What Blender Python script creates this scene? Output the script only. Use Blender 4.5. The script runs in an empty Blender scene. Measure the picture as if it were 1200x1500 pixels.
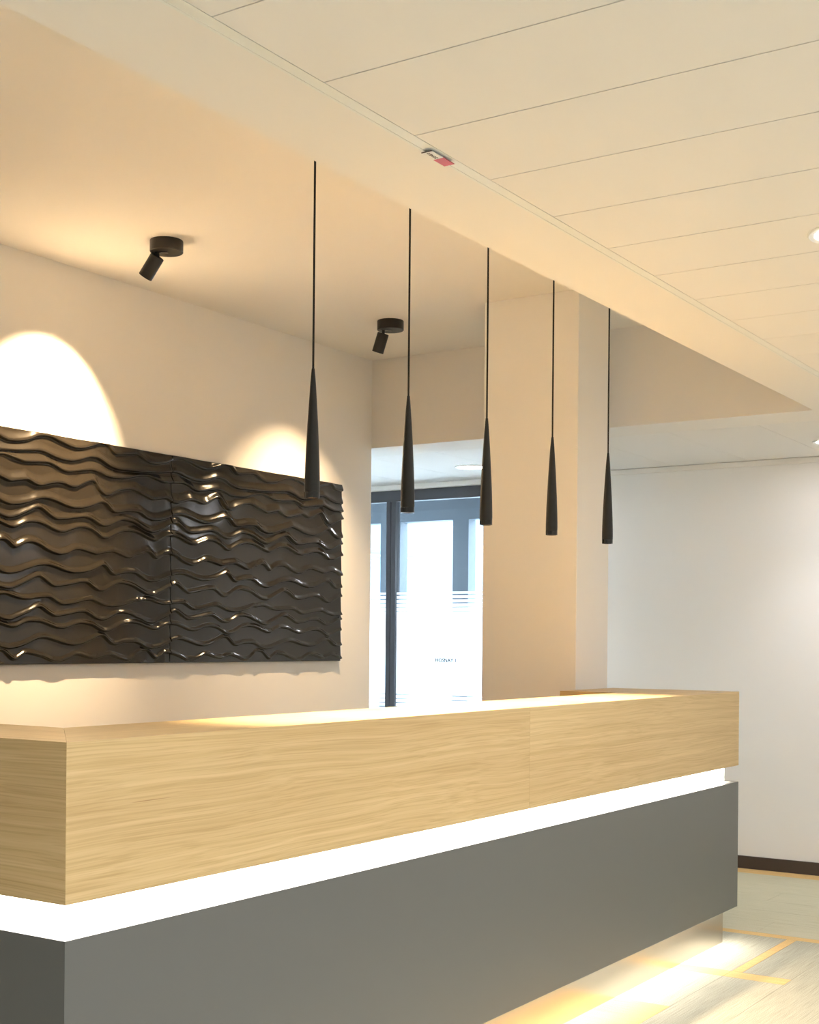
import bpy, bmesh, math, random
import numpy as np
from mathutils import Vector, Matrix

random.seed(4)
S = bpy.context.scene
C = S.collection
PI = math.pi

# ------------------------------------------------------------------ camera
H = 1.35
F_PX, PY = 1974.91, 940.02
YAW, ROLL = math.radians(33.2222), math.radians(0.5092)
cam_d = bpy.data.cameras.new('camera')
cam = bpy.data.objects.new('camera', cam_d)
C.objects.link(cam)
cam_d.sensor_fit = 'HORIZONTAL'
cam_d.sensor_width = 36.0
cam_d.lens = 36.0 * F_PX / 1200.0
cam_d.shift_y = (PY - 750.0) / 1200.0
cam_d.clip_start, cam_d.clip_end = 0.05, 200
_r = Vector((math.sin(YAW), -math.cos(YAW), 0)); _f = Vector((math.cos(YAW), math.sin(YAW), 0)); _u = Vector((0, 0, 1))
_r2 = _r * math.cos(ROLL) + _u * math.sin(ROLL); _u2 = _u * math.cos(ROLL) - _r * math.sin(ROLL)
M = Matrix((( _r2.x, _u2.x, -_f.x, 0), (_r2.y, _u2.y, -_f.y, 0), (_r2.z, _u2.z, -_f.z, H), (0, 0, 0, 1)))
cam.matrix_world = M
S.camera = cam

# ------------------------------------------------------------------ light, sky, exposure
SKY = 4.0            # daylight outside the glazed entrance
DOWN = 12.0          # recessed ceiling downlights (emission of the diffuser)
DOWN_W = 16.0        # their beam, watts each
LED_BAND = 2.2       # light band of the desk
LED_FLOOR = 18.0     # strip under the desk body
PENDANT_W = 19.0      # each pendant, watts
SPOT1_W, SPOT2_W = 108.0, 29.0
S.view_settings.view_transform = 'Standard'
S.view_settings.look = 'None'
S.view_settings.gamma = 1.0
S.view_settings.use_curve_mapping = False
S.view_settings.exposure = 2.58
world = bpy.data.worlds.new('daylight'); S.world = world
world.use_nodes = True
bg = world.node_tree.nodes['Background']
bg.inputs['Color'].default_value = (0.80, 0.91, 1.0, 1)
bg.inputs['Strength'].default_value = SKY

S.cycles.caustics_reflective = False
S.cycles.caustics_refractive = False

# ------------------------------------------------------------------ materials
def new_mat(name):
    m = bpy.data.materials.new(name); m.use_nodes = True
    nt = m.node_tree
    return m, nt, nt.nodes, nt.links, nt.nodes['Principled BSDF']

def plain(name, col, rough=0.6, metal=0.0, spec=0.5, bump=0.0, bscale=200.0, var=0.0):
    m, nt, N, L, b = new_mat(name)
    b.inputs['Base Color'].default_value = (*col, 1)
    b.inputs['Roughness'].default_value = rough
    b.inputs['Metallic'].default_value = metal
    b.inputs['Specular IOR Level'].default_value = spec
    if bump or var:
        tc = N.new('ShaderNodeTexCoord'); nz = N.new('ShaderNodeTexNoise')
        nz.inputs['Scale'].default_value = bscale; nz.inputs['Detail'].default_value = 3
        L.new(tc.outputs['Object'], nz.inputs['Vector'])
        if bump:
            bp = N.new('ShaderNodeBump'); bp.inputs['Strength'].default_value = bump; bp.inputs['Distance'].default_value = 0.002
            L.new(nz.outputs['Fac'], bp.inputs['Height']); L.new(bp.outputs['Normal'], b.inputs['Normal'])
        if var:
            mx = N.new('ShaderNodeMix'); mx.data_type = 'RGBA'
            mx.inputs[6].default_value = (*[c * (1 - var) for c in col], 1)
            mx.inputs[7].default_value = (*[min(1, c * (1 + var)) for c in col], 1)
            L.new(nz.outputs['Fac'], mx.inputs[0]); L.new(mx.outputs[2], b.inputs['Base Color'])
    return m

def emit(name, col, strength):
    m, nt, N, L, b = new_mat(name)
    N.remove(b)
    e = N.new('ShaderNodeEmission'); e.inputs['Color'].default_value = (*col, 1); e.inputs['Strength'].default_value = strength
    L.new(e.outputs[0], N['Material Output'].inputs[0])
    return m

def oak(name, axis):
    """straight-grained oak veneer, grain running along axis 0=X or 1=Y"""
    m, nt, N, L, b = new_mat(name)
    tc = N.new('ShaderNodeTexCoord'); info = N.new('ShaderNodeObjectInfo')
    off = N.new('ShaderNodeVectorMath'); off.operation = 'MULTIPLY_ADD'
    L.new(info.outputs['Random'], off.inputs[0]); off.inputs[1].default_value = (7.3, 3.1, 5.7)
    L.new(tc.outputs['Object'], off.inputs[2])
    def mapped(along, across):
        mp = N.new('ShaderNodeMapping')
        s = [across] * 3; s[axis] = along
        mp.inputs['Scale'].default_value = s
        L.new(off.outputs[0], mp.inputs['Vector']); return mp
    # slow waviness that bends the grain
    wv = N.new('ShaderNodeTexNoise'); wv.inputs['Scale'].default_value = 1.0; wv.inputs['Detail'].default_value = 2
    L.new(mapped(0.9, 5.0).outputs[0], wv.inputs['Vector'])
    add = N.new('ShaderNodeVectorMath'); add.operation = 'MULTIPLY_ADD'
    L.new(wv.outputs['Color'], add.inputs[0])
    add.inputs[1].default_value = (0.02, 0.06, 0.06) if axis == 0 else (0.06, 0.02, 0.06)
    L.new(off.outputs[0], add.inputs[2])
    def mapped2(along, across):
        mp = N.new('ShaderNodeMapping')
        s = [across] * 3; s[axis] = along
        mp.inputs['Scale'].default_value = s
        L.new(add.outputs[0], mp.inputs['Vector']); return mp
    g1 = N.new('ShaderNodeTexNoise'); g1.inputs['Scale'].default_value = 1.0; g1.inputs['Detail'].default_value = 3; g1.inputs['Roughness'].default_value = 0.6
    L.new(mapped2(0.45, 70.0).outputs[0], g1.inputs['Vector'])
    g2 = N.new('ShaderNodeTexNoise'); g2.inputs['Scale'].default_value = 1.0; g2.inputs['Detail'].default_value = 2
    L.new(mapped2(2.2, 270.0).outputs[0], g2.inputs['Vector'])
    g3 = N.new('ShaderNodeTexNoise'); g3.inputs['Scale'].default_value = 1.0; g3.inputs['Detail'].default_value = 2
    L.new(mapped2(0.6, 6.0).outputs[0], g3.inputs['Vector'])
    r1 = N.new('ShaderNodeValToRGB')
    r1.color_ramp.elements[0].position = 0.30; r1.color_ramp.elements[0].color = (0.565, 0.402, 0.188, 1)
    r1.color_ramp.elements[1].position = 0.70; r1.color_ramp.elements[1].color = (0.690, 0.520, 0.272, 1)
    L.new(g1.outputs['Fac'], r1.inputs[0])
    r2 = N.new('ShaderNodeValToRGB')
    r2.color_ramp.elements[0].position = 0.32; r2.color_ramp.elements[0].color = (0.80, 0.755, 0.69, 1)
    r2.color_ramp.elements[1].position = 0.55; r2.color_ramp.elements[1].color = (1, 1, 1, 1)
    L.new(g2.outputs['Fac'], r2.inputs[0])
    r3 = N.new('ShaderNodeValToRGB')
    r3.color_ramp.elements[0].position = 0.3; r3.color_ramp.elements[0].color = (0.92, 0.90, 0.88, 1)
    r3.color_ramp.elements[1].position = 0.7; r3.color_ramp.elements[1].color = (1, 1, 1, 1)
    L.new(g3.outputs['Fac'], r3.inputs[0])
    m1 = N.new('ShaderNodeMix'); m1.data_type = 'RGBA'; m1.blend_type = 'MULTIPLY'; m1.inputs[0].default_value = 0.7
    L.new(r1.outputs[0], m1.inputs[6]); L.new(r2.outputs[0], m1.inputs[7])
    m2 = N.new('ShaderNodeMix'); m2.data_type = 'RGBA'; m2.blend_type = 'MULTIPLY'; m2.inputs[0].default_value = 1.0
    L.new(m1.outputs[2], m2.inputs[6]); L.new(r3.outputs[0], m2.inputs[7])
    # sparse dark cracks
    ck = N.new('ShaderNodeTexNoise'); ck.inputs['Scale'].default_value = 1.0; ck.inputs['Detail'].default_value = 1
    L.new(mapped2(1.3, 95.0).outputs[0], ck.inputs['Vector'])
    rc = N.new('ShaderNodeValToRGB')
    rc.color_ramp.elements[0].position = 0.19; rc.color_ramp.elements[0].color = (0.50, 0.36, 0.25, 1)
    rc.color_ramp.elements[1].position = 0.225; rc.color_ramp.elements[1].color = (1, 1, 1, 1)
    L.new(ck.outputs['Fac'], rc.inputs[0])
    m3 = N.new('ShaderNodeMix'); m3.data_type = 'RGBA'; m3.blend_type = 'MULTIPLY'; m3.inputs[0].default_value = 1.0
    L.new(m2.outputs[2], m3.inputs[6]); L.new(rc.outputs[0], m3.inputs[7])
    L.new(m3.outputs[2], b.inputs['Base Color'])
    b.inputs['Roughness'].default_value = 0.42
    b.inputs['Specular IOR Level'].default_value = 0.4
    bp = N.new('ShaderNodeBump'); bp.inputs['Strength'].default_value = 0.12; bp.inputs['Distance'].default_value = 0.001
    L.new(g2.outputs['Fac'], bp.inputs['Height']); L.new(bp.outputs['Normal'], b.inputs['Normal'])
    return m

def carpet(name, axis, c0, c1):
    """loop pile with fine lines running along axis"""
    m, nt, N, L, b = new_mat(name)
    tc = N.new('ShaderNodeTexCoord')
    mp = N.new('ShaderNodeMapping'); s = [330.0, 330.0, 330.0]; s[axis] = 5.0
    mp.inputs['Scale'].default_value = s
    L.new(tc.outputs['Object'], mp.inputs['Vector'])
    n1 = N.new('ShaderNodeTexNoise'); n1.inputs['Scale'].default_value = 1.0; n1.inputs['Detail'].default_value = 2
    L.new(mp.outputs[0], n1.inputs['Vector'])
    n2 = N.new('ShaderNodeTexNoise'); n2.inputs['Scale'].default_value = 260.0; n2.inputs['Detail'].default_value = 2
    L.new(tc.outputs['Object'], n2.inputs['Vector'])
    mx = N.new('ShaderNodeMath'); mx.operation = 'ADD'
    L.new(n1.outputs['Fac'], mx.inputs[0]); L.new(n2.outputs['Fac'], mx.inputs[1])
    hv = N.new('ShaderNodeMath'); hv.operation = 'MULTIPLY'; hv.inputs[1].default_value = 0.5
    L.new(mx.outputs[0], hv.inputs[0])
    r = N.new('ShaderNodeValToRGB')
    r.color_ramp.elements[0].position = 0.36; r.color_ramp.elements[0].color = (*c0, 1)
    r.color_ramp.elements[1].position = 0.60; r.color_ramp.elements[1].color = (*c1, 1)
    L.new(hv.outputs[0], r.inputs[0]); L.new(r.outputs[0], b.inputs['Base Color'])
    b.inputs['Roughness'].default_value = 0.95
    b.inputs['Specular IOR Level'].default_value = 0.1
    bp = N.new('ShaderNodeBump'); bp.inputs['Strength'].default_value = 0.5; bp.inputs['Distance'].default_value = 0.003
    L.new(hv.outputs[0], bp.inputs['Height']); L.new(bp.outputs['Normal'], b.inputs['Normal'])
    return m

def relief_mat():
    m, nt, N, L, b = new_mat('dark_bronze_relief')
    tc = N.new('ShaderNodeTexCoord')
    mp = N.new('ShaderNodeMapping'); mp.inputs['Scale'].default_value = (260, 260, 6)
    L.new(tc.outputs['Object'], mp.inputs['Vector'])
    nz = N.new('ShaderNodeTexNoise'); nz.inputs['Scale'].default_value = 1.0; nz.inputs['Detail'].default_value = 2
    L.new(mp.outputs[0], nz.inputs['Vector'])
    r = N.new('ShaderNodeValToRGB')
    r.color_ramp.elements[0].position = 0.3; r.color_ramp.elements[0].color = (0.0085, 0.0070, 0.0050, 1)
    r.color_ramp.elements[1].position = 0.7; r.color_ramp.elements[1].color = (0.0140, 0.0112, 0.0078, 1)
    L.new(nz.outputs['Fac'], r.inputs[0]); L.new(r.outputs[0], b.inputs['Base Color'])
    b.inputs['Roughness'].default_value = 0.16
    b.inputs['Specular IOR Level'].default_value = 0.6
    bp = N.new('ShaderNodeBump'); bp.inputs['Strength'].default_value = 0.10; bp.inputs['Distance'].default_value = 0.0006
    L.new(nz.outputs['Fac'], bp.inputs['Height']); L.new(bp.outputs['Normal'], b.inputs['Normal'])
    return m

def glass_mat(name, tint=(0.93, 0.97, 1.0)):
    m, nt, N, L, b = new_mat(name); N.remove(b)
    tr = N.new('ShaderNodeBsdfTransparent'); tr.inputs[0].default_value = (*tint, 1)
    gl = N.new('ShaderNodeBsdfGlossy'); gl.inputs['Roughness'].default_value = 0.02
    fr = N.new('ShaderNodeFresnel'); fr.inputs['IOR'].default_value = 1.45
    mx = N.new('ShaderNodeMixShader')
    L.new(fr.outputs[0], mx.inputs[0]); L.new(tr.outputs[0], mx.inputs[1]); L.new(gl.outputs[0], mx.inputs[2])
    L.new(mx.outputs[0], N['Material Output'].inputs[0])
    return m

def frost_mat(name):
    m, nt, N, L, b = new_mat(name); N.remove(b)
    tl = N.new('ShaderNodeBsdfTranslucent'); tl.inputs[0].default_value = (0.95, 0.97, 1, 1)
    df = N.new('ShaderNodeBsdfDiffuse'); df.inputs[0].default_value = (0.85, 0.88, 0.9, 1)
    tr = N.new('ShaderNodeBsdfTransparent')
    m1 = N.new('ShaderNodeMixShader'); m1.inputs[0].default_value = 0.25
    L.new(tl.outputs[0], m1.inputs[1]); L.new(df.outputs[0], m1.inputs[2])
    m2 = N.new('ShaderNodeMixShader'); m2.inputs[0].default_value = 0.15
    L.new(m1.outputs[0], m2.inputs[1]); L.new(tr.outputs[0], m2.inputs[2])
    L.new(m2.outputs[0], N['Material Output'].inputs[0])
    return m

WALL = plain('wall_paint', (0.87, 0.85, 0.82), 0.85, spec=0.2, bump=0.04, bscale=350)
CEIL = plain('ceiling_paint', (0.86, 0.83, 0.785), 0.9, spec=0.15, bump=0.03, bscale=350)
TILE = plain('ceiling_panel_paint', (0.86, 0.835, 0.80), 0.8, spec=0.2, bump=0.02, bscale=500)
GAP = plain('joint_shadow_gap', (0.25, 0.23, 0.20), 0.9)
TRIMW = plain('white_enamel_trim', (0.82, 0.83, 0.79), 0.4)
BASEB = plain('dark_brown_skirting', (0.060, 0.042, 0.032), 0.45)
OAKX = oak('oak_veneer_along_desk', 0)
OAKY = oak('oak_veneer_across_desk', 1)
GREY = plain('grey_satin_lacquer', (0.118, 0.123, 0.118), 0.38, spec=0.55, bump=0.015, bscale=600)
LEDGE = plain('cream_laminate', (0.78, 0.70, 0.58), 0.5)
STEEL = plain('brushed_steel_plinth', (0.50, 0.455, 0.40), 0.26, metal=1.0)
BLACK = plain('black_powder_coat', (0.014, 0.013, 0.012), 0.42, spec=0.45)
SHADE = plain('black_satin_shade', (0.014, 0.0145, 0.014), 0.45, spec=0.35)
RIM = plain('black_gloss_rim', (0.012, 0.013, 0.014), 0.12, spec=0.6)
CORD = plain('black_textile_cord', (0.012, 0.011, 0.010), 0.8)
RELIEF = relief_mat()
FRAME = plain('anthracite_frame', (0.055, 0.056, 0.066), 0.45)
GLASS = glass_mat('clear_glass')
FROST = frost_mat('frosted_film')
SLATE = plain('slate_blue_wall', (0.016, 0.032, 0.050), 0.7)
PALE = plain('pale_render', (0.72, 0.78, 0.82), 0.8)
CARX = carpet('carpet_lines_along_desk', 0, (0.28, 0.268, 0.20), (0.44, 0.418, 0.325))
CARY = carpet('carpet_lines_across_desk', 1, (0.40, 0.375, 0.26), (0.54, 0.505, 0.36))
YEL = carpet('carpet_yellow', 1, (0.52, 0.33, 0.13), (0.66, 0.45, 0.20))
LEDM = emit('led_diffuser_white', (1.0, 0.93, 0.84), LED_BAND)
LEDF = emit('led_strip_warm', (1.0, 0.95, 0.90), LED_FLOOR)
DLM = emit('downlight_diffuser', (0.97, 0.985, 1.05), DOWN)
BULB = emit('warm_bulb', (1.0, 0.50, 0.22), 0.9)
REDP = plain('red_print', (0.50, 0.028, 0.045), 0.4)
WHITEP = plain('white_label_stock', (0.80, 0.78, 0.72), 0.4)
INK = plain('dark_ink', (0.09, 0.06, 0.05), 0.6)
PRINT = plain('grey_blue_lettering', (0.008, 0.010, 0.012), 0.8, spec=0.1)
BLUEG = plain('blue_grey_render', (0.060, 0.095, 0.120), 0.8)

# ------------------------------------------------------------------ helpers
WLOC = {}
def wloc(o):
    return WLOC.get(o.name, Vector((0, 0, 0)))

def link(name, me, mat, parent=None, smooth=False):
    o = bpy.data.objects.new(name, me); C.objects.link(o)
    if mat: me.materials.append(mat)
    if parent is not None:
        o.parent = parent
        me.transform(Matrix.Translation(-wloc(parent)))
        WLOC[o.name] = wloc(parent).copy()
    if smooth:
        for p in me.polygons: p.use_smooth = True
    return o

def from_bm(name, bm, mat, parent=None, smooth=False):
    me = bpy.data.meshes.new(name)
    bmesh.ops.recalc_face_normals(bm, faces=bm.faces)
    bm.to_mesh(me); bm.free()
    return link(name, me, mat, parent, smooth)

def bm_box(bm, x0, x1, y0, y1, z0, z1):
    v = [bm.verts.new(p) for p in ((x0,y0,z0),(x1,y0,z0),(x1,y1,z0),(x0,y1,z0),(x0,y0,z1),(x1,y0,z1),(x1,y1,z1),(x0,y1,z1))]
    for f in ((0,3,2,1),(4,5,6,7),(0,1,5,4),(1,2,6,5),(2,3,7,6),(3,0,4,7)):
        bm.faces.new([v[i] for i in f])

def box(name, x0, x1, y0, y1, z0, z1, mat, parent=None, bevel=0.0):
    bm = bmesh.new(); bm_box(bm, x0, x1, y0, y1, z0, z1)
    if bevel:
        bmesh.ops.bevel(bm, geom=bm.edges[:], offset=bevel, segments=1, affect='EDGES')
    return from_bm(name, bm, mat, parent)

def boxes(name, lst, mat, parent=None):
    bm = bmesh.new()
    for b in lst: bm_box(bm, *b)
    return from_bm(name, bm, mat, parent)

def hexa(name, a, b, mat, parent=None):
    """solid between two quads given in matching order"""
    bm = bmesh.new()
    va = [bm.verts.new(p) for p in a]; vb = [bm.verts.new(p) for p in b]
    bm.faces.new(va); bm.faces.new(vb[::-1])
    for i in range(4):
        j = (i + 1) % 4
        bm.faces.new((va[i], vb[i], vb[j], va[j]))
    return from_bm(name, bm, mat, parent)

def lathe_bm(bm, prof, n=32, cap0=True, cap1=True, mat4=None):
    rings = []
    for r, z in prof:
        rings.append([bm.verts.new((r * math.cos(2*PI*k/n), r * math.sin(2*PI*k/n), z)) for k in range(n)])
    for a, b in zip(rings, rings[1:]):
        for k in range(n):
            bm.faces.new((a[k], a[(k+1) % n], b[(k+1) % n], b[k]))
    if cap0: bm.faces.new(rings[0][::-1])
    if cap1: bm.faces.new(rings[-1])
    if mat4 is not None:
        bmesh.ops.transform(bm, matrix=mat4, verts=[v for r in rings for v in r])

def lathe(name, prof, mat, parent=None, n=32, mat4=None, cap0=True, cap1=True, sharp=35):
    bm = bmesh.new(); lathe_bm(bm, prof, n, cap0, cap1, mat4)
    bmesh.ops.recalc_face_normals(bm, faces=bm.faces)
    for e in bm.edges:
        if len(e.link_faces) == 2 and e.calc_face_angle(0) > math.radians(sharp): e.smooth = False
    me = bpy.data.meshes.new(name); bm.to_mesh(me); bm.free()
    for p in me.polygons: p.use_smooth = True
    o = bpy.data.objects.new(name, me); C.objects.link(o); me.materials.append(mat)
    if parent is not None: o.parent = parent; WLOC[o.name] = wloc(parent).copy()
    return o

def empty(name, loc):
    o = bpy.data.objects.new(name, None); C.objects.link(o)
    o.empty_display_size = 0.1; o.location = loc; WLOC[o.name] = Vector(loc)
    return o

def tag(o, label, cat, group=None):
    o['label'] = label; o['category'] = cat
    if group: o['group'] = group
    return o

def struct(o, label, cat):
    o['kind'] = 'structure'; o['label'] = label; o['category'] = cat
    return o

def copy_tree(src, parent=None):
    c = src.copy(); C.objects.link(c); c.parent = parent
    for ch in list(src.children):
        if ch.type != 'LIGHT': copy_tree(ch, c)
    return c

# ------------------------------------------------------------------ the room shell
XL, XR = -2.6, 7.936         # left and right wall
YF, YB = -3.2, 4.44          # wall behind the camera, wall with the relief
ZC, ZR = 2.46, 2.965         # panelled ceiling, raised ceiling
YC = 6.6                     # end of the corridor behind the relief wall
XE = 6.362                   # end of the relief wall, inner face of the soffit
XV = 10.0                    # outer front of the vestibule

floor = struct(box('floor', XL - .2, 10.2, YF - .2, 9.0, -0.12, -0.006, CARX), 'grey green carpeted floor with yellow inlaid strips', 'floor')

wb = struct(box('wall_back', XL - .2, XE, YB, YB + .2, -.006, ZR, WALL), 'warm white plaster wall behind the wave relief panels', 'wall')
wr = struct(boxes('wall_right', [(XR, XR + .2, YF, 4.05, -.006, 2.6), (XR, XR + .2, 4.05, YC, 2.424, 2.6)], WALL), 'plain white wall with dark skirting beyond the desk', 'wall')
struct(box('wall_front', XL - .2, XR + .2, YF - .2, YF, -.006, 2.6, WALL), 'plain white wall opposite the reception desk', 'wall')
struct(box('wall_left', XL - .2, XL, YF, YB, -.006, ZR, WALL), 'plain white wall at the left end of the room', 'wall')
struct(box('wall_corridor', XE - .4, XR + .2, YC, YC + .2, -.006, 2.6, WALL), 'plain white wall closing the corridor behind the relief wall', 'wall')
struct(box('wall_inner', XE - .2, XE - .001, YB + .2, YC, -.006, 2.6, WALL), 'plain white corridor wall behind the relief wall', 'wall')
struct(box('wall_pillar', 5.555, 5.895, 2.731, 3.226, -.006, ZR, WALL, bevel=.002), 'square white pillar standing at the far end of the desk', 'pillar')
struct(box('baseboard_right', XR - .012, XR, YF, 4.05, -.006, .075, BASEB, bevel=.001), 'dark brown skirting along the plain white wall', 'skirting')
struct(box('baseboard_back', XL, XE, YB - .012, YB, -.006, .075, BASEB, bevel=.001), 'dark brown skirting under the relief wall', 'skirting')

# ceiling: raised field, soffit, plain margins, then the panels as parts
ceil = struct(boxes('ceiling', [
    (XL - .2, 6.66, 1.652, YB + .2, ZR, ZR + .1),            # raised ceiling
    (XL - .2, 6.66, 1.652, 1.90, ZC, ZR),                    # beam along the desk
    (XE, 6.66, 1.90, YC, ZC, ZR),                            # soffit at the far end
    (XL - .2, XR + .2, YF - .2, YC + .2, ZR + .1, ZR + .2),
    (XE - .2, XE, YB + .2, YC, ZC, ZR)], CEIL), 'warm white ceiling with a raised field above the desk', 'ceiling')
box('panel_backing', XL, 6.66, YF, 1.652, ZC + .02, ZC + .05, GAP, ceil)
box('panel_backing', 6.66, XR, YF, YC, ZC + .02, ZC + .05, GAP, ceil)
PW = 0.3318
x = 1.811 - 14 * PW
first = None
while x < 6.45:
    x0, x1 = max(x, XL), min(x + PW, 6.655)
    if x1 - x0 > 0.02:
        box('ceiling_panel', x0 + .0018, x1 - .0018, YF + .001, 1.618, ZC, ZC + .019, TILE, ceil)
    x += PW
y = 2.268 - 11 * 0.482
while y < YC:
    y0, y1 = max(y, YF), min(y + .482, YC)
    if y1 - y0 > 0.05:
        box('ceiling_panel', 6.6625, XR - .012, y0 + .0012, y1 - .0012, ZC, ZC + .019, TILE, ceil)
    y += .482
tr1 = struct(boxes('trim_1', [(XL, 6.655, 1.6192, 1.6470, ZC - .0008, ZC + .019), (XL, 6.655, 1.6470, 1.6535, ZC - .0020, ZC + .019)], TRIMW),
             'slim off-white metal edging between the plain beam and the panels', 'trim')
tr2 = struct(box('trim_2', XR - .014, XR, YF, YC, 2.425, 2.458, CEIL, bevel=.002), 'cream cornice strip at the top of the plain white wall', 'trim')

# carpet planks and yellow inlays, parts of the floor
def plank(x0, x1, y0, y1, mat, nm='carpet_plank', z=0.0):
    box(nm, x0 + .0006, x1 - .0006, y0 + .0006, y1 - .0006, -.006, z, mat, floor)
XS = 6.165
for r in range(-7, 3):
    y0 = 1.93 + .25 * r
    if y0 < -.1: continue
    y1 = y0 + .25
    if r == 0:      # row between Y 1.93 and 2.18
        plank(5.40, 6.13, y0 + .0, y1, CARX); plank(5.30, 5.40, y0, y1, YEL, 'carpet_strip'); plank(4.74, 5.30, y0, y1, CARX)
        plank(3.72, 4.74, y0, y1, YEL, 'carpet_strip')
        plank(2.72, 3.72, y0, y1, CARX); plank(1.72, 2.72, y0, y1, CARX)
    elif r == -1:   # row between Y 1.68 and 1.93
        plank(5.40, 6.13, y0, 1.885, CARX); plank(5.40, 6.13, 1.885, y1, YEL, 'carpet_strip')
        plank(5.30, 5.40, y0, y1, YEL, 'carpet_strip')
        plank(4.30, 5.30, y0, y1, CARX); plank(3.30, 4.30, y0, y1, CARX); plank(2.30, 3.30, y0, y1, CARX)
    else:
        o = (r * 0.37) % 1.0
        e = 6.13
        s = e - .5 - o * .5
        while e > 2.3:
            plank(s, e, y0, y1, CARX); e = s; s = e - 1.0
plank(6.13, 6.20, -.1, 3.2, YEL, 'carpet_strip')
for k in range(6):
    xa = 6.20 + k * 0.2627
    yy = -.1 + ((k * 3) % 4) * .21 - .8
    while yy < 4.3:
        a, b_ = max(yy, -.1), min(yy + 1.0, 4.3)
        if b_ - a > .02: plank(xa, xa + .2627, a, b_, CARY)
        yy += 1.0
plank(7.776, 7.922, -.1, 4.3, YEL, 'carpet_strip')

# ------------------------------------------------------------------ glazed entrance and vestibule
win = struct(empty('window_1', (XR, 4.8, 0)), 'dark framed glazed screen with frosted band behind the pillar', 'window')
G0, G1 = XR + .02, XR + .08
box('top_rail', G0, G1, 4.06, YC - .01, 2.345, 2.4235, FRAME, win, .002)
box('bottom_rail', G0, G1, 4.06, YC - .01, 0.0, .09, FRAME, win, .002)
box('mullion', G0, G1, 5.381, 5.418, .09, 2.345, FRAME, win, .002)
box('mullion', G0, G1, 5.339, 5.376, .09, 2.345, FRAME, win, .002)
box('mullion', G0, G1, 4.06, 4.11, .09, 2.345, FRAME, win, .002)
box('mullion', G0, G1, YC - .06, YC - .01, .09, 2.345, FRAME, win, .002)
pa = box('pane', G0 + .026, G0 + .034, 4.11, 5.339, .09, 2.345, GLASS, win)
pb = box('pane', G0 + .026, G0 + .034, 5.418, YC - .06, .09, 2.345, GLASS, win)
zt = 1.7005
bars = []
for hgt, gap in ((.0152, .0110), (.0187, .0095), (.0203, .0075), (.0222, .0055), (.0240, .0040)):
    bars.append((zt - hgt, zt)); zt -= hgt + gap
bars.append((0.978, zt))
zt = 0.972
for hgt, gap in ((.0240, .006), (.0222, .008), (.0203, .010), (.0187, .012)):
    bars.append((zt - hgt, zt)); zt -= hgt + gap
for pane, (ya, yb) in ((pa, (4.111, 5.338)), (pb, (5.419, YC - .061))):
    for za, zb in bars:
        box('frosted_band', G0 + .0235, G0 + .0255, ya, yb, za, zb, FROST, pane)

def text_mesh(name, body, size, mat, parent, m4, extrude=0.0004):
    cu = bpy.data.curves.new(name + '_curve', 'FONT'); cu.body = body; cu.size = size; cu.extrude = extrude
    cu.offset = size * 0.022; cu.align_x = 'CENTER'; cu.align_y = 'CENTER'; cu.resolution_u = 2
    t = bpy.data.objects.new(name + '_tmp', cu); C.objects.link(t)
    dg = bpy.context.evaluated_depsgraph_get()
    me = bpy.data.meshes.new_from_object(t.evaluated_get(dg))
    bpy.data.objects.remove(t); bpy.data.curves.remove(cu)
    me.name = name
    me.materials.clear()
    me.transform(m4)
    return link(name, me, mat, parent)

# lettering on the film: read along -Y from inside
R_in = Matrix(((0, 0, -1, 0), (-1, 0, 0, 0), (0, 1, 0, 0), (0, 0, 0, 1)))
text_mesh('lettering', 'HOSNAY 1', 0.036, PRINT, pa, Matrix.Translation((G0 + .0228, 4.922, 1.222)) @ R_in)

struct(boxes('wall_vestibule', [
    (XV, XV + .12, 3.0, 9.0, 2.412, 3.2),
    (XV, XV + .12, 5.95, 6.108, 0, 2.412),
    (XV, XV + .12, 6.66, 6.87, 0, 2.412),
    (XV, XV + .12, 3.0, 4.6, 0, 2.412),
    (XV, XV + .12, 7.9, 9.0, 0, 2.412)], SLATE), 'slate blue outer wall seen through the glazed screen', 'wall')
struct(box('ceiling_vestibule', XR + .2, XV + .12, 3.0, 9.0, 2.62, 2.72, SLATE), 'slate blue ceiling beyond the glazed screen', 'ceiling')
struct(boxes('wall_vestibule_side', [(XR + .2, XV, 8.9, 9.0, 0, 2.62), (XR + .2, XV, 3.0, 3.1, 0, 2.62)], PALE), 'pale side wall beyond the glazed screen', 'wall')
struct(box('ground', 10.2, 40, -10, 40, -.25, -.15, PALE), 'pale paved ground outside the building', 'ground')
can = empty('entrance_canopy', (11.6, 8.3, 0))
tag(can, 'thin pale canopy slab outside behind the bright glass', 'canopy')
box('slab', 10.5, 12.66, 8.0, 8.6, 2.262, 2.31, BLUEG, can, .004)
box('gutter', 11.0, 12.55, 7.985, 8.0, 2.240, 2.262, FRAME, can)
for xx in (10.8, 12.3):
    box('post', xx, xx + .06, 8.35, 8.41, -.15, 2.262, BLUEG, can)
bld = tag(empty('neighbouring_building', (18, 15, 0)), 'pale rendered building outside left of the dark mullion', 'building')
box('facade', 16.0, 19.0, 11.0, 19.0, -.15, 6.0, BLUEG, bld)
box('cornice', 15.9, 19.1, 10.9, 19.1, 6.0, 6.2, BLUEG, bld)

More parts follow.
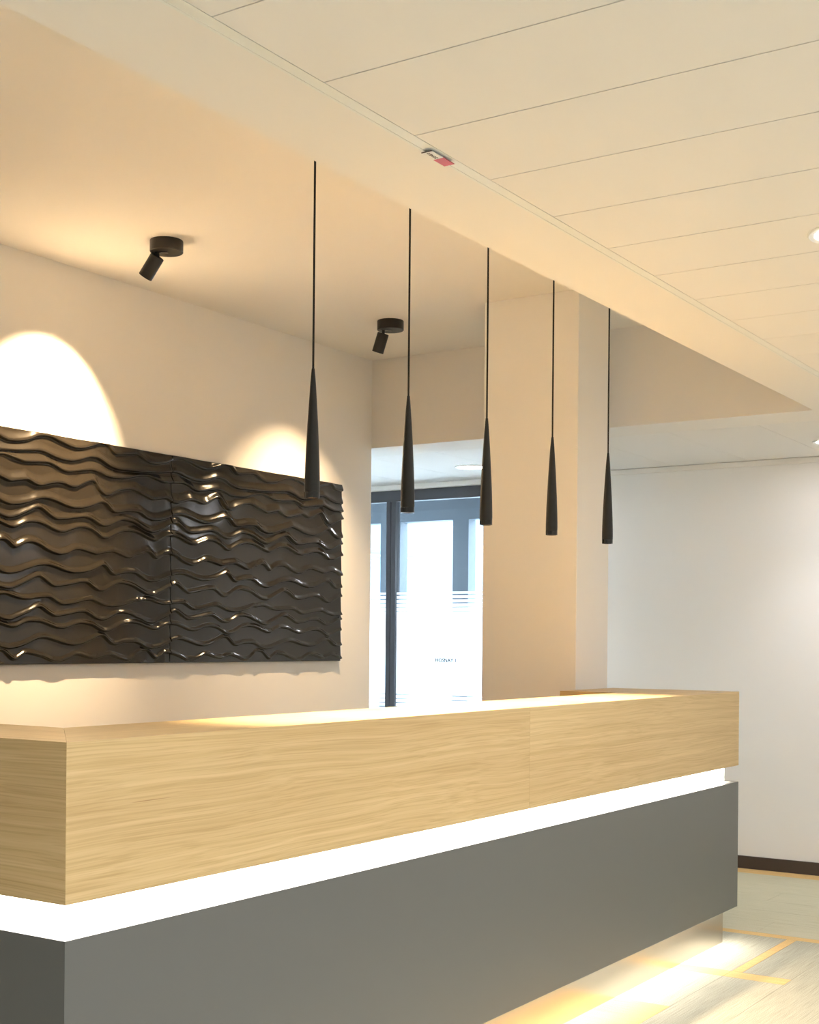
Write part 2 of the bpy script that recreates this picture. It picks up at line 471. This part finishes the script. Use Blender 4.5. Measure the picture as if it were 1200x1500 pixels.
# ------------------------------------------------------------------ recessed downlights
def make_downlight():
    t = empty('ceiling_light', (0, 0, 0))
    lathe('rim', [(.080, 0), (.100, 0), (.101, -.004), (.097, -.007), (.083, -.005), (.080, 0)], TRIMW, t, 40, cap0=False, cap1=False)
    lathe('diffuser', [(.0815, -.001), (.0815, -.0035)], DLM, t, 40)
    return t
dl = make_downlight()
spots = [((7.345, 4.36), 'round lit ceiling downlight above the glazed screen'),
         ((3.665, 1.010), 'round ceiling downlight cut by the right edge, upper of two'),
         ((7.375, 2.10), 'round ceiling downlight cut by the right edge near the plain wall'),
         ((2.005, 0.975), 'round ceiling downlight just above the top edge')]
hid = [(5.33, 1.01), (.345, 1.01), (-1.31, 1.01), (-1.31, -.7), (.345, -.7), (2.005, -.7), (3.665, -.7), (5.33, -.7), (5.33, -2.3), (2.005, -2.3), (-1.31, -2.3), (7.375, .2), (7.375, -1.7)]
POW = {(5.33, 1.01): .5, (5.33, -.7): 2.1, (3.665, -.7): 2.3, (2.005, -.7): 1.9, (.345, 1.01): 1.8, (-1.31, 1.01): 2.2}   # power factors chosen per lamp to balance brightness of wall, floor and desk side
for i, ((px, py), lab) in enumerate(spots + [(h, 'round ceiling downlight outside the picture') for h in hid]):
    o = dl if i == 0 else copy_tree(dl)
    o.location = (px, py, ZC)
    tag(o, lab, 'downlight', 'recessed ceiling downlights')
    ld = bpy.data.lights.new('downlight_beam', 'SPOT'); ld.energy = DOWN_W * POW.get((px, py), .66 if px > 7 else 1.27); ld.color = (0.97, 0.985, 1.05)
    ld.spot_size = math.radians(108 if px > 7 else 130); ld.spot_blend = 1.0 if px > 7 else 0.85; ld.shadow_soft_size = .07
    lo = bpy.data.objects.new('downlight_beam', ld); C.objects.link(lo); lo.parent = o; lo.location = (0, 0, -.012)
fit = tag(empty('ceiling_fitting', (4.035, 1.095, ZC)), 'small round white ceiling fitting at the right edge, lower of two', 'ceiling fitting')  # small round fitting of unspecified use, built without a lamp
lathe('base', [(.052, 0), (.052, -.008), (.048, -.012)], TRIMW, fit, 32)
lathe('cap', [(.034, -.012), (.032, -.026), (.024, -.031)], TRIMW, fit, 32)

# ------------------------------------------------------------------ reception desk
D0, D1, DF = 1.930, 5.952, 2.103         # left end, right end, front
DT, WB, GT, GB = 1.137, 0.802, 0.728, 0.161
DBL = 3.55                                # back end of the left return
DBR = 2.729                               # back end of the right return (at the pillar)
IN_F, IN_L, IN_R = 2.455, 2.243, 5.395    # inner edges of the ledge
T = .022
desk = tag(empty('reception_desk', (3.94, 2.28, 0)), 'long reception desk of pale oak over grey lacquer with a glowing light band', 'reception desk')
JX = 3.941
# oak upper box
def fascia(x0, x1, m0, m1):
    hexa('oak_fascia', [(x0, DF, WB), (x1, DF, WB), (x1, DF, DT), (x0, DF, DT)],
         [(x0 + m0, DF + T, WB), (x1 - m1, DF + T, WB), (x1 - m1, DF + T, DT - T), (x0 + m0, DF + T, DT - T)], OAKX, desk)
fascia(D0, JX - .0004, T, 0); fascia(JX + .0004, D1, 0, T)
hexa('oak_side', [(D0, DF, WB), (D0, DBL, WB), (D0, DBL, DT), (D0, DF, DT)],
     [(D0 + T, DF + T, WB), (D0 + T, DBL, WB), (D0 + T, DBL, DT - T), (D0 + T, DF + T, DT - T)], OAKY, desk)
hexa('oak_side', [(D1, DF, WB), (D1, DBR, WB), (D1, DBR, DT), (D1, DF, DT)],
     [(D1 - T, DF + T, WB), (D1 - T, DBR, WB), (D1 - T, DBR, DT - T), (D1 - T, DF + T, DT - T)], OAKY, desk)
g = .0007
hexa('oak_top', [(D0 + g, DF, DT), (D1, DF, DT), (D1, IN_F, DT), (IN_L + g, IN_F, DT)],
     [(D0 + T + g, DF + T, DT - T), (D1 - T, DF + T, DT - T), (D1 - T, IN_F, DT - T), (IN_L + g, IN_F, DT - T)], OAKX, desk)
hexa('oak_top', [(D0, DF + g, DT), (IN_L, IN_F + g, DT), (IN_L, DBL, DT), (D0, DBL, DT)],
     [(D0 + T, DF + T + g, DT - T), (IN_L, IN_F + g, DT - T), (IN_L, DBL, DT - T), (D0 + T, DBL, DT - T)], OAKY, desk)
hexa('oak_top', [(IN_R, IN_F + .0004, DT), (D1, IN_F + .0004, DT), (D1, DBR, DT), (IN_R, DBR, DT)],
     [(IN_R, IN_F + .0004, DT - T), (D1 - T, IN_F + .0004, DT - T), (D1 - T, DBR, DT - T), (IN_R, DBR, DT - T)], OAKY, desk)
box('inner_panel', IN_L, IN_R, IN_F - T, IN_F, 0, DT - T, OAKX, desk)
box('inner_panel', IN_L - T, IN_L, IN_F, DBL, 0, DT - T, OAKY, desk)
box('inner_panel', IN_R, IN_R + T, IN_F, DBR, 0, DT - T, OAKY, desk)
box('end_panel', IN_R + T, D1 - T, DBR - T, DBR, 0, DT - T, OAKX, desk)
box('end_panel', D0 + T, IN_L - T, DBL - T, DBL, 0, DT - T, OAKX, desk)
box('soffit_board', D0 + T, D1 - T, DF + T, IN_F - T, WB + .0, WB + .018, LEDGE, desk)
box('soffit_board', D0 + T, IN_L - T, IN_F - T, DBL - T, WB, WB + .018, LEDGE, desk)
# light band
K = .050
box('light_band', D0 + K, D1 - K, DF + K, DF + K + .01, GT, WB, LEDM, desk)
box('light_band', D0 + K, D0 + K + .01, DF + K + .01, DBL - T, GT, WB, LEDM, desk)
# grey lower body
hexa('grey_front', [(D0, DF, GB), (D1, DF, GB), (D1, DF, GT), (D0, DF, GT)],
     [(D0 + T, DF + T, GB), (D1 - T, DF + T, GB), (D1 - T, DF + T, GT), (D0 + T, DF + T, GT)], GREY, desk)
hexa('grey_side', [(D0, DF, GB), (D0, DBL, GB), (D0, DBL, GT), (D0, DF, GT)],
     [(D0 + T, DF + T, GB), (D0 + T, DBL, GB), (D0 + T, DBL, GT), (D0 + T, DF + T, GT)], GREY, desk)
hexa('grey_side', [(D1, DF, GB), (D1, DBR, GB), (D1, DBR, GT), (D1, DF, GT)],
     [(D1 - T, DF + T, GB), (D1 - T, DBR, GB), (D1 - T, DBR, GT), (D1 - T, DF + T, GT)], GREY, desk)
box('ledge', D0 + T, D1 - T, DF + T, IN_F - T, GT - .018, GT - .0005, LEDGE, desk)
box('ledge', D0 + T, IN_L - T, IN_F - T, DBL - T, GT - .018, GT - .0005, LEDGE, desk)
box('base_board', D0 + T, D1 - T, DF + T, IN_F - T, GB, GB + .018, LEDGE, desk)
box('base_board', D0 + T, IN_L - T, IN_F - T, DBL - T, GB, GB + .018, LEDGE, desk)
# plinth
box('plinth', D0 + K, D1 - K, DF + K, DF + K + .008, 0, GB, STEEL, desk)
box('plinth', D1 - K - .008, D1 - K, DF + K + .008, DBR - .02, 0, GB, STEEL, desk)
box('plinth', D0 + K, D0 + K + .008, DF + K + .008, DBL - .02, 0, GB, STEEL, desk)
box('floor_light', D0 + .06, D1 - .055, DF + .026, DF + .040, GB - .005, GB - .0005, LEDF, desk)
box('floor_light', D0 + .026, D0 + .040, DF + .06, DBL - .06, GB - .005, GB - .0005, LEDF, desk)
# work surface behind the ledge
wt = box('worktop', IN_L + .001, IN_R - .001, IN_F + .001, 3.18, .712, .74, OAKX, desk, .002)
box('worktop_leg', 2.30, 2.35, 3.08, 3.13, 0, .712, GREY, desk)
box('worktop_leg', 5.29, 5.34, 3.08, 3.13, 0, .712, GREY, desk)

# ------------------------------------------------------------------ wave relief panels
CREST = [
 '1290 1287 1285 1281 1278 1274 1270 1264 1258 1254 1254 1254 1254 1258 1262 1267 1274 1281 1280 1280 1276 1272 1268 1265 1264 1263 1264 1269 1273 1275 1277 1277 1273 1269 1265 1261 1257 1253 1251 1255 1259 1271 1283 1290 1295 1297 1297 1291 1277 1265 1255 1257 1267 1276 1284 1283 1283 1281 1278 1275 1270 1265 1260 1256 1253 1249 1247 1247 1247 1253 1260 1267 1272 1275 1276 1275 1273 1270 1267 1263 1259 1257 1260 1263 1266 1269 1273 1273 1271 1270 1264 1259 1253',
 '1332 1339 1346 1350 1354 1355 1354 1352 1348 1345 1341 1337 1334 1330 1327 1326 1324 1324 1326 1328 1331 1336 1341 1346 1352 1357 1363 1366 1366 1356 1344 1332 1326 1325 1327 1331 1335 1337 1338 1338 1338 1338 1335 1331 1324 1317 1313 1311 1308 1308 1310 1313 1315 1320 1324 1329 1333 1337 1341 1344 1346 1348 1348 1346 1344 1341 1337 1334 1331 1329 1327 1325 1323 1324 1325 1326 1327 1331 1335 1339 1344 1349 1354 1359 1358 1352 1339 1332 1326 1324 1325 1326 1328',
 '1423 1423 1424 1423 1422 1419 1414 1410 1405 1401 1397 1396 1395 1396 1399 1403 1409 1413 1415 1417 1417 1416 1414 1411 1408 1401 1393 1387 1382 1382 1384 1387 1393 1399 1406 1412 1417 1419 1421 1423 1422 1421 1420 1417 1413 1408 1404 1400 1396 1392 1393 1393 1400 1407 1412 1416 1419 1419 1418 1417 1414 1412 1408 1403 1399 1395 1393 1391 1391 1394 1397 1400 1403 1406 1408 1409 1409 1410 1408 1405 1401 1393 1385 1381 1377 1378 1383 1388 1392 1397 1402 1407 1411',
 '1463 1471 1478 1485 1485 1479 1470 1462 1455 1448 1448 1450 1452 1455 1457 1460 1463 1466 1469 1470 1471 1471 1465 1458 1451 1444 1441 1438 1439 1441 1446 1453 1460 1466 1472 1473 1474 1474 1471 1469 1466 1460 1454 1453 1447 1441 1436 1434 1432 1433 1438 1444 1449 1455 1461 1466 1472 1478 1480 1480 1477 1471 1465 1458 1451 1446 1444 1445 1447 1449 1451 1454 1458 1461 1462 1463 1464 1465 1462 1456 1450 1444 1439 1439 1439 1440 1445 1449 1456 1464 1467 1469 1470',
 '1516 1519 1521 1522 1524 1526 1526 1527 1523 1514 1507 1501 1496 1497 1498 1500 1502 1505 1508 1511 1515 1518 1519 1521 1518 1513 1508 1503 1499 1496 1495 1494 1493 1495 1497 1498 1501 1505 1508 1512 1516 1521 1525 1521 1524 1527 1528 1528 1527 1522 1518 1515 1513 1510 1510 1510 1510 1511 1512 1514 1515 1516 1517 1517 1514 1510 1504 1498 1495 1494 1495 1497 1500 1503 1505 1507 1509 1511 1513 1515 1514 1511 1506 1502 1498 1496 1494 1491 1493 1494 1495 1496 1497',
 '1593 1601 1608 1613 1613 1606 1596 1588 1580 1574 1575 1577 1579 1582 1584 1587 1590 1593 1597 1598 1599 1600 1598 1589 1580 1573 1566 1567 1567 1574 1580 1588 1596 1601 1604 1607 1606 1604 1603 1599 1596 1591 1585 1578 1573 1567 1562 1561 1560 1560 1565 1570 1576 1582 1589 1595 1601 1606 1610 1608 1605 1597 1590 1582 1575 1572 1571 1571 1573 1576 1579 1581 1584 1587 1590 1592 1592 1591 1591 1585 1578 1571 1567 1562 1563 1566 1569 1575 1582 1589 1592 1595 1597',
 '1646 1651 1656 1659 1662 1663 1664 1664 1661 1658 1655 1651 1647 1644 1642 1640 1639 1640 1641 1642 1645 1648 1651 1656 1661 1667 1673 1680 1684 1673 1659 1647 1642 1643 1647 1651 1653 1656 1658 1658 1658 1658 1652 1645 1638 1632 1627 1625 1624 1625 1628 1631 1635 1640 1646 1651 1654 1657 1660 1663 1664 1666 1664 1662 1661 1657 1653 1649 1645 1643 1641 1638 1637 1639 1640 1641 1645 1648 1652 1657 1663 1668 1674 1676 1676 1670 1657 1649 1642 1640 1643 1646 1648',
 '1755 1753 1751 1746 1741 1733 1726 1721 1716 1713 1710 1708 1711 1713 1716 1723 1730 1734 1735 1734 1732 1729 1726 1723 1720 1717 1720 1723 1726 1728 1730 1732 1733 1729 1725 1720 1716 1711 1710 1710 1716 1724 1729 1730 1735 1742 1743 1740 1731 1718 1710 1716 1723 1731 1735 1738 1741 1742 1741 1739 1733 1726 1721 1717 1712 1709 1710 1711 1713 1719 1725 1731 1733 1735 1737 1736 1733 1731 1728 1725 1722 1720 1722 1726 1730 1732 1733 1733 1731 1726 1721 1716 1714',
 '1838 1839 1840 1839 1836 1833 1828 1823 1817 1813 1809 1807 1808 1809 1815 1820 1825 1830 1834 1835 1836 1835 1832 1829 1822 1816 1807 1798 1796 1797 1800 1808 1815 1822 1827 1833 1836 1838 1840 1839 1839 1838 1835 1832 1827 1822 1817 1813 1809 1806 1807 1811 1818 1825 1831 1834 1838 1839 1839 1839 1836 1831 1826 1821 1816 1811 1809 1808 1808 1810 1814 1818 1821 1824 1827 1829 1829 1830 1830 1826 1821 1816 1808 1800 1797 1799 1800 1801 1806 1811 1816 1822 1824',
 '1885 1893 1899 1902 1899 1892 1884 1874 1868 1863 1860 1862 1864 1865 1867 1870 1873 1875 1878 1880 1882 1882 1879 1876 1869 1862 1857 1853 1853 1855 1858 1864 1871 1877 1883 1889 1889 1889 1888 1886 1883 1880 1873 1867 1861 1856 1852 1849 1847 1850 1854 1858 1864 1871 1878 1884 1890 1896 1900 1900 1898 1888 1878 1871 1865 1861 1862 1862 1865 1867 1870 1872 1874 1876 1878 1880 1881 1880 1878 1871 1864 1859 1854 1851 1852 1854 1857 1864 1871 1877 1881 1886 1887',
 '1922 1929 1935 1938 1942 1943 1943 1942 1940 1937 1934 1930 1926 1923 1920 1918 1917 1918 1919 1920 1924 1928 1932 1937 1942 1948 1953 1956 1955 1945 1934 1922 1919 1919 1921 1924 1927 1930 1931 1932 1933 1933 1933 1929 1921 1913 1909 1906 1902 1903 1905 1906 1909 1913 1917 1921 1925 1929 1933 1938 1942 1946 1950 1947 1944 1941 1937 1933 1929 1925 1924 1922 1920 1919 1920 1921 1923 1927 1932 1936 1942 1949 1956 1961 1957 1950 1937 1928 1922 1918 1920 1923 1924',
 '2006 1999 1997 1995 1996 2000 2005 2009 2013 2017 2019 2019 2019 2016 2012 2009 2010 2011 2018 2026 2033 2040 2046 2049 2049 2029 2013 2004 1996 1997 1998 2004 2012 2019 2024 2030 2033 2036 2038 2039 2038 2036 2031 2025 2022 2018 2014 2010 2006 2009 2012 2015 2018 2021 2024 2021 2013 2007 2003 2000 2000 2002 2005 2008 2011 2015 2019 2022 2025 2021 2015 2009 2010 2014 2018 2024 2031 2037 2044 2050 2033 2015 2002 1991 1991 1990 1996 2002 2009 2014 2020 2025 2026',
 '2086 2088 2089 2091 2092 2093 2094 2093 2089 2085 2079 2072 2069 2067 2066 2069 2071 2074 2077 2080 2082 2084 2087 2089 2087 2084 2081 2077 2072 2070 2068 2067 2067 2068 2068 2069 2071 2073 2076 2080 2084 2087 2091 2093 2095 2096 2098 2096 2093 2089 2086 2083 2080 2077 2078 2079 2079 2081 2082 2084 2085 2087 2089 2090 2086 2083 2076 2070 2065 2065 2066 2067 2070 2073 2076 2078 2080 2082 2083 2085 2087 2083 2079 2075 2072 2069 2066 2065 2065 2066 2066 2067 2067',
 '2135 2137 2139 2141 2139 2137 2133 2129 2125 2122 2120 2117 2116 2116 2116 2115 2118 2122 2125 2129 2135 2140 2144 2145 2145 2145 2140 2135 2128 2122 2117 2114 2111 2109 2109 2109 2109 2110 2110 2111 2111 2112 2111 2112 2113 2114 2115 2116 2117 2118 2119 2120 2122 2124 2126 2128 2129 2130 2131 2132 2132 2129 2126 2122 2117 2112 2107 2106 2105 2104 2106 2108 2110 2115 2119 2124 2128 2133 2134 2135 2137 2137 2132 2127 2122 2119 2116 2113 2111 2111 2112 2112 2112',
 '2184 2192 2199 2203 2207 2207 2207 2207 2204 2200 2196 2192 2188 2184 2181 2179 2177 2177 2179 2181 2183 2188 2193 2198 2203 2208 2213 2216 2215 2214 2201 2189 2179 2178 2180 2182 2184 2186 2188 2190 2192 2194 2191 2185 2178 2172 2168 2164 2164 2164 2165 2167 2170 2173 2177 2182 2187 2192 2196 2199 2202 2204 2203 2203 2202 2199 2195 2191 2187 2183 2180 2176 2177 2178 2180 2181 2183 2185 2189 2193 2197 2201 2204 2207 2210 2210 2197 2186 2181 2182 2182 2183 2183',
]
CR = np.array([[int(v) for v in s.split()] for s in CREST], float) / 1000.0
GX = np.linspace(4.67, 6.05, 93)
PER = 0.831
def crests(X):
    """crest heights (rows, len(X)); the moulding repeats every 0.831 m"""
    out = np.zeros((CR.shape[0], len(X)))
    for i in range(CR.shape[0]):
        c = CR[i]
        err = np.interp(4.67 + PER, GX, c) - c[0]
        Xp = X.copy(); left = Xp < 4.67
        Xp[left] = 4.67 + np.mod(Xp[left] - 4.67, PER)
        z = np.interp(Xp, GX, c)
        z[left] -= err * (Xp[left] - 4.67) / PER
        k = np.array([1, 2, 3, 2, 1], float); k /= k.sum()
        zp = np.concatenate([[z[0]] * 2, z, [z[-1]] * 2])
        out[i] = np.convolve(zp, k, 'valid')
    return out
def relief(name, X0, X1, label):
    Z0, Z1, YP = 1.241, 2.217, 4.421
    nx, nz = 236, 440
    X = np.linspace(X0, X1, nx); Z = np.linspace(Z0, Z1, nz)
    c = crests(X)
    c = np.vstack([c[0] - .075, c, c[-1] + .075])
    n = c.shape[0]
    amp = 0.74 * np.array([.015] + [.0155] * 6 + [.018, .019, .018, .019, .020, .019, .018, .017] + [.016, .015])[:n]
    wid = np.array([.03] + [.020, .022, .020, .020, .020, .022, .026, .030, .028, .030, .038, .046, .044, .040, .040] + [.04])[:n]
    Zg = Z[None, :]
    h = np.zeros((nx, nz))
    for i in range(n):
        d = Zg - c[i][:, None]
        gap = (c[min(i + 1, n - 1)] - c[i])[:, None] if i < n - 1 else np.full((nx, 1), .08)
        w = np.minimum(wid[i], np.maximum(gap * .8, .006))
        a = amp[i] * (1 + .22 * np.sin(X * 5.1 + i * 1.7))[:, None] * np.clip(gap / .03, .35, 1)
        s_ = np.clip(1 - d / w, 0, 1); up = np.where((d >= 0) & (d < w), .75 * s_ ** 1.5 + .25 * np.sin(s_ * PI / 2) ** 2, 0)
        e = -d; u = .0048
        dn = np.where((e > 0) & (e < u), .5 * (1 + np.cos(PI * np.clip(e / u, 0, 1))), 0)
        h = np.maximum(h, a * (up + dn))
    # soft swell of the valleys
    for i in range(n - 1):
        gap = (c[i + 1] - c[i])[:, None]
        t = (Zg - c[i][:, None]) / gap
        inside = (t >= 0) & (t < 1)
        h = np.where(inside, h + .004 * np.clip(1 - t, 0, 1) * np.clip(t * 8, 0, 1), h)
    YY = YP - h
    P = np.zeros((nx + 2, nz + 2, 3))
    P[1:-1, 1:-1, 0] = X[:, None]; P[1:-1, 1:-1, 1] = YY; P[1:-1, 1:-1, 2] = Z[None, :]
    P[0] = P[1]; P[-1] = P[-2]; P[:, 0] = P[:, 1]; P[:, -1] = P[:, -2]
    P[0, :, 1] = P[-1, :, 1] = YB - .0005; P[:, 0, 1] = P[:, -1, 1] = YB - .0005
    NX, NZ = nx + 2, nz + 2
    idx = np.arange(NX * NZ).reshape(NX, NZ)
    q = np.stack([idx[:-1, :-1], idx[1:, :-1], idx[1:, 1:], idx[:-1, 1:]], -1).reshape(-1, 4)
    me = bpy.data.meshes.new(name)
    me.vertices.add(NX * NZ); me.vertices.foreach_set('co', P.reshape(-1))
    me.loops.add(q.size); me.loops.foreach_set('vertex_index', q.reshape(-1).astype(np.int32))
    me.polygons.add(len(q)); me.polygons.foreach_set('loop_start', np.arange(0, q.size, 4, dtype=np.int32))
    sm = np.ones((NX - 1, NZ - 1), bool); sm[0] = sm[-1] = False; sm[:, 0] = sm[:, -1] = False
    me.polygons.foreach_set('use_smooth', sm.reshape(-1))
    me.update(); me.validate()
    o = link(name, me, RELIEF)
    return tag(o, label, 'wall panel', 'wave relief panels')
relief('relief_panel', 3.33, 4.6885, 'black wave relief wall panel cut by the left edge of the picture')
relief('relief_panel', 4.6905, 6.05, 'black wave relief wall panel whose right end shows on the wall')

# ------------------------------------------------------------------ pendants
def make_pendant():
    t = empty('pendant_lamp', (0, 0, 0))     # origin at the lower edge of the shade
    L_ = .360
    prof = [(.0215, .0), (.0217, .030), (.0212, .060), (.0200, .100), (.0178, .150), (.0150, .205), (.0118, .260), (.0082, .315), (.0056, .345), (.0042, L_)]
    sh = lathe('shade', [(.0185, .012), (.0213, .0125)] + [(r, z) for r, z in prof[1:]], SHADE, t, 32, cap0=False)
    lathe('rim', [(.0180, .0), (.0214, .0), (.0216, .016), (.0180, .016), (.0180, .0)], RIM, sh, 32, cap0=False, cap1=False)
    lathe('bulb', [(.0178, .006), (.0178, .009)], BULB, sh, 24)
    lathe('cord', [(.0031, L_ - .004), (.0031, ZR - 1.746 - .02)], CORD, t, 10)
    lathe('ceiling_cup', [(.034, ZR - 1.746 - .026), (.036, ZR - 1.746 - .023), (.036, ZR - 1.746)], BLACK, t, 32)
    return t
pl = make_pendant()
ords = ['leftmost of the five, hanging in front of the relief panel', 'second from the left, before the door glass',
        'middle one of the five, at the edge of the pillar', 'fourth from the left, hanging before the peach pillar face',
        'rightmost of the five, beside the plain white wall']
for i in range(5):
    o = pl if i == 0 else copy_tree(pl)
    o.location = (2.981 + .4822 * i, 2.28, 1.746)
    tag(o, 'slender black cone pendant lamp, ' + ords[i], 'pendant lamp', 'cone pendants above the desk')
    ld = bpy.data.lights.new('pendant_light', 'SPOT'); ld.energy = PENDANT_W; ld.color = (1.0, 0.79, 0.53)
    ld.spot_size = math.radians(84); ld.spot_blend = 1.0; ld.shadow_soft_size = .016
    lo = bpy.data.objects.new('pendant_light', ld); C.objects.link(lo); lo.parent = o; lo.location = (0, 0, -.004)

# ------------------------------------------------------------------ wall spots
def make_spot(loc, tilt, turn, label, watts, size, blend):
    """tilt from straight down, turn = heading of the beam in plan (radians from +Y towards -X)"""
    t = tag(empty('spotlight', loc), label, 'spotlight', 'black spotlights on the raised ceiling')
    RB, HB = .067, .047
    bs = lathe('base', [(RB - .001, 0), (RB, -.002), (RB, -HB + .002), (RB - .002, -HB)], BLACK, t, 48)
    left = Vector((-math.sin(YAW), math.cos(YAW), 0))          # the pivot sits off-centre
    pv = left * .036
    slot = bpy.data.meshes.new('slot')
    a = math.atan2(left.y, left.x)
    bm = bmesh.new(); bm_box(bm, -.006, .044, -.011, .011, -HB - .0016, -HB + .001)
    bmesh.ops.rotate(bm, cent=(0, 0, 0), matrix=Matrix.Rotation(a, 3, 'Z'), verts=bm.verts)
    bm.to_mesh(slot); bm.free(); slot.materials.append(RIM)
    so = bpy.data.objects.new('slot', slot); C.objects.link(so); so.parent = bs
    d = Vector((-math.sin(turn) * math.sin(tilt), math.cos(turn) * math.sin(tilt), -math.cos(tilt)))
    zax = -d; xax = Vector((1, 0, 0)); yax = zax.cross(xax).normalized(); xax = yax.cross(zax)
    Rm = Matrix((xax, yax, zax)).transposed().to_4x4()
    top = pv + Vector((0, 0, -HB - .016))
    lathe('joint', [(.0075, 0), (.0075, .024)], BLACK, t, 16, Matrix.Translation(pv + Vector((0, 0, -HB - .022))))
    Hd = Matrix.Translation(top) @ Rm
    hd = lathe('head', [(.0285, -.098), (.0292, -.096), (.0292, -.002), (.0280, 0)], BLACK, t, 40, Hd, cap0=False)
    lathe('lens_ring', [(.0285, -.098), (.0245, -.097), (.0235, -.088), (.0285, -.088)], RIM, hd, 40, Hd, cap0=False, cap1=False)
    lathe('lens', [(.0236, -.0885), (.0236, -.086)], BULB, hd, 32, Hd)
    ld = bpy.data.lights.new('spot_beam', 'SPOT'); ld.energy = watts; ld.color = (1.0, 0.70, 0.395)
    ld.spot_size = math.radians(size); ld.spot_blend = blend; ld.shadow_soft_size = .012
    lo = bpy.data.objects.new('spot_beam', ld); C.objects.link(lo); lo.parent = t
    lo.matrix_local = Matrix.Translation(top + d * .1005) @ Rm
    return t
make_spot((4.022, 3.828, ZR), math.radians(38), math.radians(8), 'black ceiling spotlight tilted to the wall, nearer and larger', SPOT1_W, 69, 1.0)
make_spot((5.624, 3.815, ZR), math.radians(19), math.radians(4), 'black ceiling spotlight nearer the pillar, pointing almost down', SPOT2_W, 87, 1.0)

# ------------------------------------------------------------------ label on the ceiling edging
lb = tag(empty('ceiling_label', (2.604, 1.640, ZC - .006)), 'small white and red sticker on the ceiling edging', 'label')
zl0, zl1 = ZC - .0078, ZC - .0062
box('white_field', 2.556, 2.6035, 1.6255, 1.6525, zl0, zl1, WHITEP, lb)
box('red_field', 2.6035, 2.653, 1.6255, 1.6525, zl0, zl1, REDP, lb)
box('edge_mark', 2.5535, 2.556, 1.6255, 1.6525, zl0, zl1, INK, lb)
R_dn = Matrix(((1, 0, 0, 0), (0, -1, 0, 0), (0, 0, -1, 0), (0, 0, 0, 1)))
R_flip = Matrix.Rotation(PI, 4, 'Z')
text_mesh('lettering', 'ZONE 2', 0.0115, INK, lb, Matrix.Translation((2.580, 1.639, zl0 - .0003)) @ R_flip @ R_dn, .0002)
